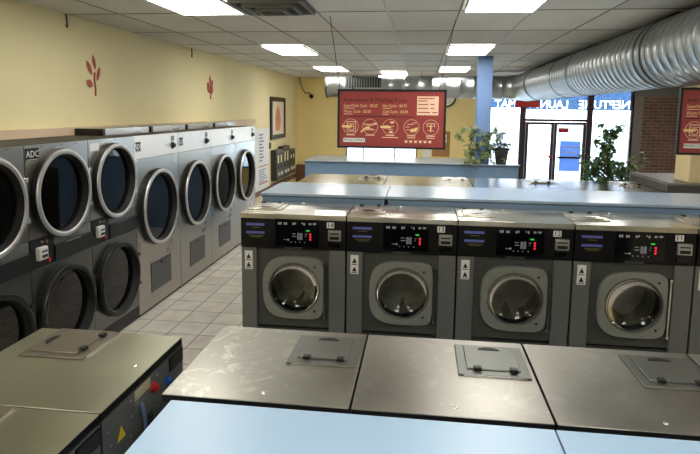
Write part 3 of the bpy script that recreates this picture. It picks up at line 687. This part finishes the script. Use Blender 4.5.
# ------------------------------------------------------------------ hanging price signs
def price_sign(x, y, z, label, wires):
    t = thing('price_sign', label, 'sign', (x, y, z), 0, 'hanging red price signs')
    u = 1.06 / 107.5                                 # sign width 107.5 units, height 58.5
    S = lambda a, b: (a * u, (58.5 - b) * u)          # from the top left
    obj('frame', MB().box(0, 107.5 * u, -.02, .02, 0, 2 * u).box(0, 107.5 * u, -.02, .02, 56.5 * u, 58.5 * u).box(0, 2 * u, -.02, .02, 2 * u, 56.5 * u).box(105.5 * u, 107.5 * u, -.02, .02, 2 * u, 56.5 * u), 'sign_frame', t)
    pn = obj('panel', MB().box(2 * u, 105.5 * u, -.012, .012, 2 * u, 56.5 * u), 'sign_red', t)
    yy = -.0128
    def tx(s, size, a, b, m, sx=1., al='LEFT'):
        p = S(a, b); return text(s, size * u, (p[0], yy, p[1]), m, pn, 'sign_lettering', '-y', al, .0006, sx)
    tx('Instructions & Washing Prices', 5.2, 6, 10.5, 'sign_dark', 1.0)
    tx('SuperWash Cycle - $5.25', 4.0, 6, 16.2, 'cream', .82); tx('Hot Cycle - $4.75', 4.0, 45, 16.2, 'cream', .82)
    tx('Warm Cycle - $5.00', 4.0, 6, 22, 'cream', .82); tx('Cold Cycle - $4.50', 4.0, 45, 22, 'cream', .82)
    g = MB()
    for a, b, ww in ((6, 19, 11), (45, 19, 8), (6, 24.8, 9), (45, 24.8, 6)):
        p = S(a, b); g.box(p[0], p[0] + ww * u, yy, yy + .002, p[1], p[1] + .5 * u)
    obj('fine_print', g, 'pale_pink', pn)
    p = S(6, 27.2); obj('divider', MB().box(p[0], p[0] + 70 * u, yy, yy + .002, p[1], p[1] + .7 * u), 'sign_dark', pn)
    p0, p1 = S(79, 25), S(100, 6.5)
    pl = obj('price_label', MB().box(p0[0], p1[0], yy - .001, yy + .002, p0[1], p1[1]), 'pale_pink', pn)
    g = MB()
    for b, a0, a1 in ((8.7, 80, 96), (11, 80, 89), (14.4, 80, 90), (14.4, 92, 96), (18.2, 80, 90), (18.2, 92, 96), (22.2, 80, 92), (22.2, 94, 99)):
        q0, q1 = S(a0, b), S(a1, b); g.box(q0[0], q1[0], yy - .0025, yy, q0[1] - .45 * u, q0[1] + .45 * u)
    obj('label_lines', g, 'sign_red', pl)
    for k, ax in enumerate((13.5, 33, 53, 74, 93)):
        c = S(ax, 37); R = 7.6 * u
        ic = obj('instruction_icon', MB().lathe([(R - .2 * u, -.0015), (R + .15 * u, -.0015), (R + .15 * u, .001), (R - .2 * u, .001)], (c[0], yy, c[1]), 'y', 40, True), 'pale_pink', pn)
        g = MB(); B = lambda x0, x1, z0, z1: g.box(c[0] + x0 * u, c[0] + x1 * u, yy - .001, yy + .001, c[1] + z0 * u, c[1] + z1 * u)
        if k == 0: B(-4, 5, 4.5, 5.2); B(-4, -3.4, -5, 5); B(4.4, 5, -5, 5); B(-4, 5, -5, -4.4); B(-3, 4, 2.6, 3); g.lathe([(2.4 * u, -.001), (3 * u, -.001), (3 * u, .001), (2.4 * u, .001)], (c[0] + .5 * u, yy, c[1] - 1 * u), 'y', 24, True)
        if k == 1: B(-7, 6.5, 2.0, 2.8); B(-3, 3, -2.4, -1.8); B(-3, 3, 1, 1.5); B(3, 6.4, 3.0, 4); B(-7, 5, -3.4, -2.8)
        if k == 2: B(0, 3.5, 3.6, 5.6); B(-1, 2.6, -6, -4); B(1, 4, .5, 1); B(-2, 3, -2.6, -2)
        if k == 3: B(-4.5, 2, 2.6, 3.2); B(-6, -2, 0, .6); B(1, 5, 4, 4.6); B(-5, -1, -3, -2.4)
        if k == 4: B(-4, 4, 3.6, 4.2); B(-4, -3.4, .6, 4.2); B(3.4, 4, .6, 4.2); B(-2.6, 2.6, 1, 1.6); B(-3, 3, -3.4, -2.8)
        obj('icon_drawing', g, 'pale_pink', ic)
        hand = {0: [(-9, -.8), (-2, -1.6), (1.6, -.4), (1.6, .6), (-2, 1.4), (-9, 1)], 1: [(-9, -6), (-4.5, -2.4), (-.5, -2.4), (0, .4), (-4, .2), (-6, -1.4), (-10, -5)], 2: [(-10, -.8), (-4, -1.6), (1, -1), (1, .6), (-3, 1.6), (-10, .8)],
                3: [(-.8, -5), (5, -4.2), (6.6, -.4), (4.6, .2), (3.4, -1), (-1, -1.8)], 4: [(-.6, -4), (.6, -4), (.6, 3), (-.6, 3)]}[k]
        obj('pointing_hand', MB().poly([(c[0] + a * u, c[1] + b * u) for a, b in hand], yy - .003, yy - .001), 'cream', ic)
        g = MB(); q = S(ax, 45.4); g.box(q[0] - 4.5 * u, q[0] + 4.5 * u, yy - .001, yy, q[1] - .4 * u, q[1] + .4 * u)
        if k in (2, 3, 4): g.box(q[0] - (8 if k == 2 else 4) * u, q[0] + (8 if k == 2 else 4) * u, yy - .001, yy, q[1] - 2.4 * u, q[1] - 1.6 * u)
        obj('caption', g, 'pale_pink', ic)
    q = S(6, 50.5); lg = obj('logo_plate', MB().box(q[0], q[0] + 22 * u, yy - .0012, yy, q[1] - 2 * u, q[1] + 2 * u), 'paper', pn)
    text('WASCOMAT', 3.6 * u, (q[0] + 11 * u, yy - .0015, q[1]), 'sign_dark', lg, 'logo_lettering', '-y', 'CENTER', .0006, 1.05)
    g = MB()
    for k in range(6):
        q = S(69 + k * 4.7, 51); g.poly([(q[0] - 1.6 * u, q[1] + 1.4 * u), (q[0] - 1.1 * u, q[1] - 1.4 * u), (q[0] + 1.1 * u, q[1] - 1.4 * u), (q[0] + 1.6 * u, q[1] + 1.4 * u), (q[0] + 1.1 * u, q[1] + .9 * u), (q[0] - 1.1 * u, q[1] + .9 * u)], yy - .001, yy)
    obj('wash_care_symbols', g, 'pale_pink', pn)
    for (a, bx_, by) in wires: obj('hanging_wire', MB().tube([(a, 0, 58.5 * u), (a + bx_, by, ZC - z)], .0035, 6), 'slot', t)
    return t
price_sign(-.828, 5.6, 1.735, 'red price sign with black frame hanging at the centre of the room', ((.02, -.09, -.1), (.99, .14, .2)))
price_sign(2.20, 5.25, 1.755, 'red price sign with black frame cut off by the right picture edge', ((.42, 0, 0), (.98, 0, 0)))

# ------------------------------------------------------------------ things on the left wall
def leaf_pts(x, z, L, Wd, ang, n=8):
    pts = []
    for i in range(n + 1):
        t = i / n; pts.append((t * L, Wd * math.sin(PI * t) ** .8))
    for i in range(n - 1, 0, -1):
        t = i / n; pts.append((t * L, -Wd * math.sin(PI * t) ** .8))
    ca, sa = math.cos(ang), math.sin(ang)
    return [(x + a * ca - b * sa, z + a * sa + b * ca) for a, b in pts]
def sprig(label, leaves, stem, k=1.):
    t = thing('wall_decal', label, 'wall decal', (XL, stem[0][0], stem[0][1]))
    for (y, z, L, Wd, a) in leaves:
        obj('leaf', MB().poly([(p - stem[0][0], q - stem[0][1]) for p, q in leaf_pts(y, z, L, Wd, math.radians(a))], .001, .004, 'x'), 'leaf_red', t)
    obj('stem', MB().tube([(.004, a - stem[0][0], b - stem[0][1]) for a, b in stem], .010, 6), 'leaf_red', t)
sprig('red leafy sprig decal on the yellow wall, nearer one', [(5.72, 2.50, .16, .028, 105), (5.655, 2.44, .17, .032, 122), (5.66, 2.325, .12, .04, 155), (5.74, 2.38, .17, .028, 68)], [(5.70, 2.225), (5.705, 2.30), (5.69, 2.38), (5.70, 2.47)])
sprig('red sprig decal on the yellow wall, farther one with tight leaves', [(9.03, 2.50, .14, .04, 92), (9.0, 2.45, .13, .05, 150), (9.05, 2.44, .17, .045, 55), (9.0, 2.36, .16, .05, 130), (9.06, 2.34, .16, .05, 60), (9.02, 2.44, .08, .05, 270)], [(9.03, 2.26), (9.04, 2.35), (9.02, 2.5)])
for yy, lab in ((5.24, 'small brown hook under the ceiling on the left wall, nearer'), (8.27, 'small brown hook under the ceiling on the left wall, farther')):
    h = tag(obj('wall_hook', MB().tube([(XL + .012, yy, ZC - .002), (XL + .014, yy + .01, ZC - .08), (XL + .012, yy + .005, ZC - .13)], [.008, .008, .012], 8), 'wood'), lab, 'hook')
nb = thing('notice_board', 'white notice board on the wall beyond the last dryer', 'notice board', (XL + .005, 11.0, .37))
obj('board', MB().box(0, .02, 0, 1.53, 0, 1.33), 'paper', nb)
g = MB()
for i in range(9): g.box(.0205, .022, .75, .75 + .45 * random.uniform(.5, 1), 1.18 - i * .07, 1.21 - i * .07)
for i in range(7): g.box(.0205, .022, .7, .7 + .7 * random.uniform(.6, 1), .42 - i * .05, .44 - i * .05)
obj('printed_lines', g, 'paper_blue', nb); obj('red_lines', MB().box(.0205, .022, .7, 1.45, .50, .52).box(.0205, .022, .72, 1.4, .12, .15), 'red', nb)
sw = tag(obj('thermostat', MB().box(0, .04, 0, .10, 0, .13), 'wood', loc=(XL + .002, 12.58, 1.22), bevel=.004), 'small brown box on the wall between notice and picture', 'thermostat')
pf = thing('framed_picture', 'tall framed picture with orange figure on the yellow wall', 'picture', (XL + .004, 12.69, 1.42))
obj('frame', MB().box(0, .04, 0, 1.37, 0, .10).box(0, .04, 0, 1.37, .88, .98).box(0, .04, 0, .12, .1, .88).box(0, .04, 1.25, 1.37, .1, .88), 'sign_frame', pf)
obj('mount', MB().box(0, .02, .12, 1.25, .1, .88), 'art_paper', pf)
obj('print', MB().poly([(.45, .2), (.80, .18), (.95, .42), (.85, .62), (.72, .80), (.55, .72), (.42, .5)], .0205, .023, 'x'), 'art', pf)
for i, (h0, h1) in enumerate(((.46, 1.17), (.46, 1.22), (.47, 1.10))):
    w0 = 12.75 + i * .66
    vm = thing('vending_machine', ['grey wall vending machine nearest the notice board', 'grey wall vending machine in the middle under the picture', 'grey wall vending machine nearest the room corner'][i], 'vending machine', (XL + .004, w0, h0), 0, 'wall vending machines')
    obj('cabinet', MB().box(0, .14, 0, .64, 0, h1 - h0), 'vending', vm, bevel=.006)
    for q in range(2):
        obj('product_window', MB().box(.1395, .143, .06 + q * .28, .28 + q * .28, .25, h1 - h0 - .08), 'slot', vm)
        obj('price_tag', MB().box(.143, .146, .10 + q * .28, .20 + q * .28, .40, h1 - h0 - .12), 'wall', vm)
        obj('coin_knob', MB().lathe([(.0001, .04), (.04, .035), (.05, 0)], (.14, .17 + q * .28, .14), 'x', 16), 'silver', vm)
# back wall things
wbx = tag(obj('wood_box', MB().box(0, .30, -.15, 0, 0, .6), 'wood', loc=(-3.42, YB - .002, 0), bevel=.005), 'brown wooden cabinet end in the far left corner', 'cabinet')
sc = thing('security_camera', 'small black camera on a dangling cable in the far corner', 'camera', (-3.02, YB - .06, 2.48))
obj('camera_body', MB().lathe([(.0001, -.06), (.05, -.05), (.06, 0), (.05, .04), (.0001, .055)], (0, 0, 0), 'y', 20), 'black', sc)
obj('cable', MB().tube([(0, .02, .05), (-.08, .04, .10), (-.18, .04, .09), (-.26, .045, .2), (-.32, .045, .4), (-.34, .045, .515)], .012, 6), 'black', sc)
ck = thing('wall_clock', 'round wall clock half hidden behind the price sign and duct', 'clock', (.62, YB - .002, 2.5))
obj('clock_rim', MB().lathe([(.24, 0), (.28, 0), (.28, -.05), (.26, -.06), (.24, -.05)], (0, 0, 0), 'y', 48, True), 'black', ck); obj('clock_face', MB().disc((0, -.02, 0), .24, .015, n=48), 'clock_face', ck)
obj('clock_hands', MB().box(-.008, .008, -.026, -.021, 0, .16).box(0, .11, -.026, -.021, -.008, .008), 'black', ck)
cb = thing('cork_board', 'cork notice board on the end wall right of the price sign', 'notice board', (.30, YB - .004, .90))
obj('board', MB().box(0, .47, -.02, 0, 0, .68), 'cork', cb)
n1 = tag(obj('paper_notice', MB().box(.44, .68, YB - .032, YB - .027, 1.28, 1.50), 'paper'), 'white notice with purple mark pinned on the cork board', 'notice')
obj('purple_mark', MB().poly([(.50, 1.40), (.52, 1.44), (.60, 1.45), (.65, 1.42), (.65, 1.36), (.58, 1.34), (.50, 1.37)], YB - .034, YB - .0325), mat('purple_print', (130, 40, 110), .6), n1)
for a, b in ((0.05, .26),):
    tag(obj('paper_notice', MB().box(a, b, YB - .01, YB - .002, .85, 1.15), 'paper'), 'white paper notice on the wall under the price sign', 'notice')

# ------------------------------------------------------------------ plants
def leaf_mesh(g, base, d, up, L, Wd):
    d = Vector(d).normalized(); s = d.cross(Vector(up)).normalized(); nrm = s.cross(d); b = Vector(base)
    v = []; prof = ((0, .12), (.25, .8), (.5, 1), (.75, .65), (1, .02))
    for t, w_ in prof:
        cen = b + d * L * t - nrm * (L * .35 * t * t)
        v += [cen - s * Wd * w_ + nrm * .15 * Wd * w_, cen, cen + s * Wd * w_ + nrm * .15 * Wd * w_]
    f = []
    for i in range(4): f += [(3 * i, 3 * i + 1, 3 * i + 4, 3 * i + 3), (3 * i + 1, 3 * i + 2, 3 * i + 5, 3 * i + 4)]
    g.add(v, f)
def rdir(zb=0.):
    a = random.uniform(0, 2 * PI); z = random.uniform(-.7, .9) + zb
    return Vector((math.cos(a), math.sin(a), z)).normalized()
pl = thing('climbing_vine', 'green climbing vine wound around the blue pillar', 'plant', (.97, 9.44, 1.27))
st = []
for ph, zt in ((0, .55), (2.2, .50), (4.0, .40)):
    st.append([(.03 + .17 * math.cos(ph + z * 7), .13 + .17 * math.sin(ph + z * 7), z) for z in [zt * q / 12 for q in range(13)]])
g = MB()
for p in st: g.tube(p, .006, 6)
g.tube([(-.10, -.02, .50), (-.17, -.03, .58), (-.26, -.03, .56), (-.34, -.03, .48), (-.37, -.03, .38)], .005, 6)
g.tube([(.12, -.02, .45), (.22, -.03, .58), (.32, -.03, .50)], .005, 6); g.tube([(-.1, -.02, .3), (-.2, -.03, .2), (-.25, -.09, .05), (-.28, -.13, -.03)], .005, 6)
obj('stems', g, 'stem', pl)
g = MB(); anchors = [Vector(q) for p in st for q in p if q[1] < .16] + [Vector(q) for q in ((-.17, -.03, .58), (-.26, -.03, .56), (-.34, -.03, .48), (-.37, -.03, .38), (.22, -.03, .58), (.32, -.03, .50), (.25, -.03, .42), (-.2, -.03, .2), (-.25, -.11, .05), (-.22, -.08, .12), (-.15, -.04, .35), (-.12, -.04, .47), (.0, -.04, .5), (.1, -.04, .45), (.15, -.04, .3), (-.2, -.03, .28), (-.28, -.13, .04), (-.1, -.10, .07), (.0, -.05, .1), (-.16, -.03, .42))]
for a in anchors:
    for q in range(5): leaf_mesh(g, a + Vector((random.uniform(-.03, .03), random.uniform(-.03, .02), random.uniform(-.03, .03))), Vector((random.uniform(-1, 1), random.uniform(-.8, .1), random.uniform(-.9, .6))), (0, -.4, 1), random.uniform(.06, .10), random.uniform(.022, .036))
obj('foliage', g, 'leaf_pale', pl)
pp = thing('potted_plant', 'small trailing plant in a dark pot on the blue partition', 'plant', (1.31, 9.52, 1.2635))
obj('pot', MB().lathe([(.0001, 0), (.085, 0), (.115, .22), (.13, .22), (.13, .26), (.112, .26), (.105, .235), (.0001, .235)], (0, 0, 0), 'z', 32), 'pot', pp)
obj('soil', MB().disc((0, 0, .236), .103, .006, 'z', 24), 'soil', pp)
g = MB(); gs = MB()
for i in range(26):
    a = random.uniform(0, 2 * PI); R = random.uniform(.03, .22); top = random.uniform(.28, .40) - R * .3
    if random.random() < .3: R = random.uniform(.14, .18); top = random.uniform(.02, .22)
    tip = Vector((R * math.cos(a), R * math.sin(a), top))
    gs.tube([(.05 * math.cos(a), .05 * math.sin(a), .24), (R * .6 * math.cos(a) + .03 * math.cos(a), R * .6 * math.sin(a) + .03 * math.sin(a), max(.30, top + .03)), tip], .003, 5)
    for q in range(6): leaf_mesh(g, tip + Vector((random.uniform(-.03, .03), random.uniform(-.03, .03), random.uniform(-.03, .03))), rdir(), (0, 0, 1), random.uniform(.04, .07), random.uniform(.015, .025))
obj('stems', gs, 'stem', pp); obj('foliage', g, 'leaf_pale', pp)
bp_ = thing('bushy_plant', 'tall bushy green plant standing in front of the shop window', 'plant', (2.38, 7.55, 0))
obj('pot', MB().lathe([(.0001, 0), (.17, 0), (.22, .40), (.24, .40), (.24, .45), (.21, .45), (.2, .41), (.0001, .41)], (0, 0, 0), 'z', 32), 'pot', bp_)
obj('soil', MB().disc((0, 0, .412), .198, .008, 'z', 24), 'soil', bp_)
g = MB(); gs = MB()
gs.tube([(0, 0, .41), (.02, 0, .9), (0, 0, 1.3), (-.02, 0, 1.6), (.02, 0, 1.85), (.0, 0, 1.95)], [.022, .02, .017, .013, .009, .005], 8)
tips = []
for i in range(105):
    z = random.uniform(1.05, 1.52); a = random.uniform(0, 2 * PI); R = random.uniform(.05, .36) * (1.0 if z < 1.45 else .7)
    tips.append((Vector((R * math.cos(a), R * math.sin(a) * .7, z)), Vector((0, 0, z - .12))))
for i in range(30):
    z = random.uniform(1.50, 1.94); a = random.uniform(0, 2 * PI); R = random.uniform(.0, .13 if z < 1.78 else .15)
    tips.append((Vector((R * math.cos(a) - .04, R * math.sin(a), z)), Vector((-.01, 0, z - .06))))
tips += [(Vector((-.33, 0, 1.55)), Vector((0, 0, 1.3))), (Vector((-.30, 0, 1.62)), Vector((0, 0, 1.3))), (Vector((.42, .0, 1.50)), Vector((0, 0, 1.3))), (Vector((.36, 0, 1.58)), Vector((0, 0, 1.3))), (Vector((.14, 0, 1.97)), Vector((0, 0, 1.8))), (Vector((-.16, 0, 1.97)), Vector((0, 0, 1.8)))]
for tip, b in tips:
    gs.tube([b, (b + tip) / 2 + Vector((0, 0, .03)), tip], .005, 5)
    for q in range(9): leaf_mesh(g, tip + Vector((random.uniform(-.05, .05), random.uniform(-.05, .05), random.uniform(-.05, .05))), rdir(-.1), (0, 0, 1), random.uniform(.06, .11), random.uniform(.018, .03))
obj('stems', gs, 'stem', bp_); obj('foliage', g, 'leaf_dark', bp_)
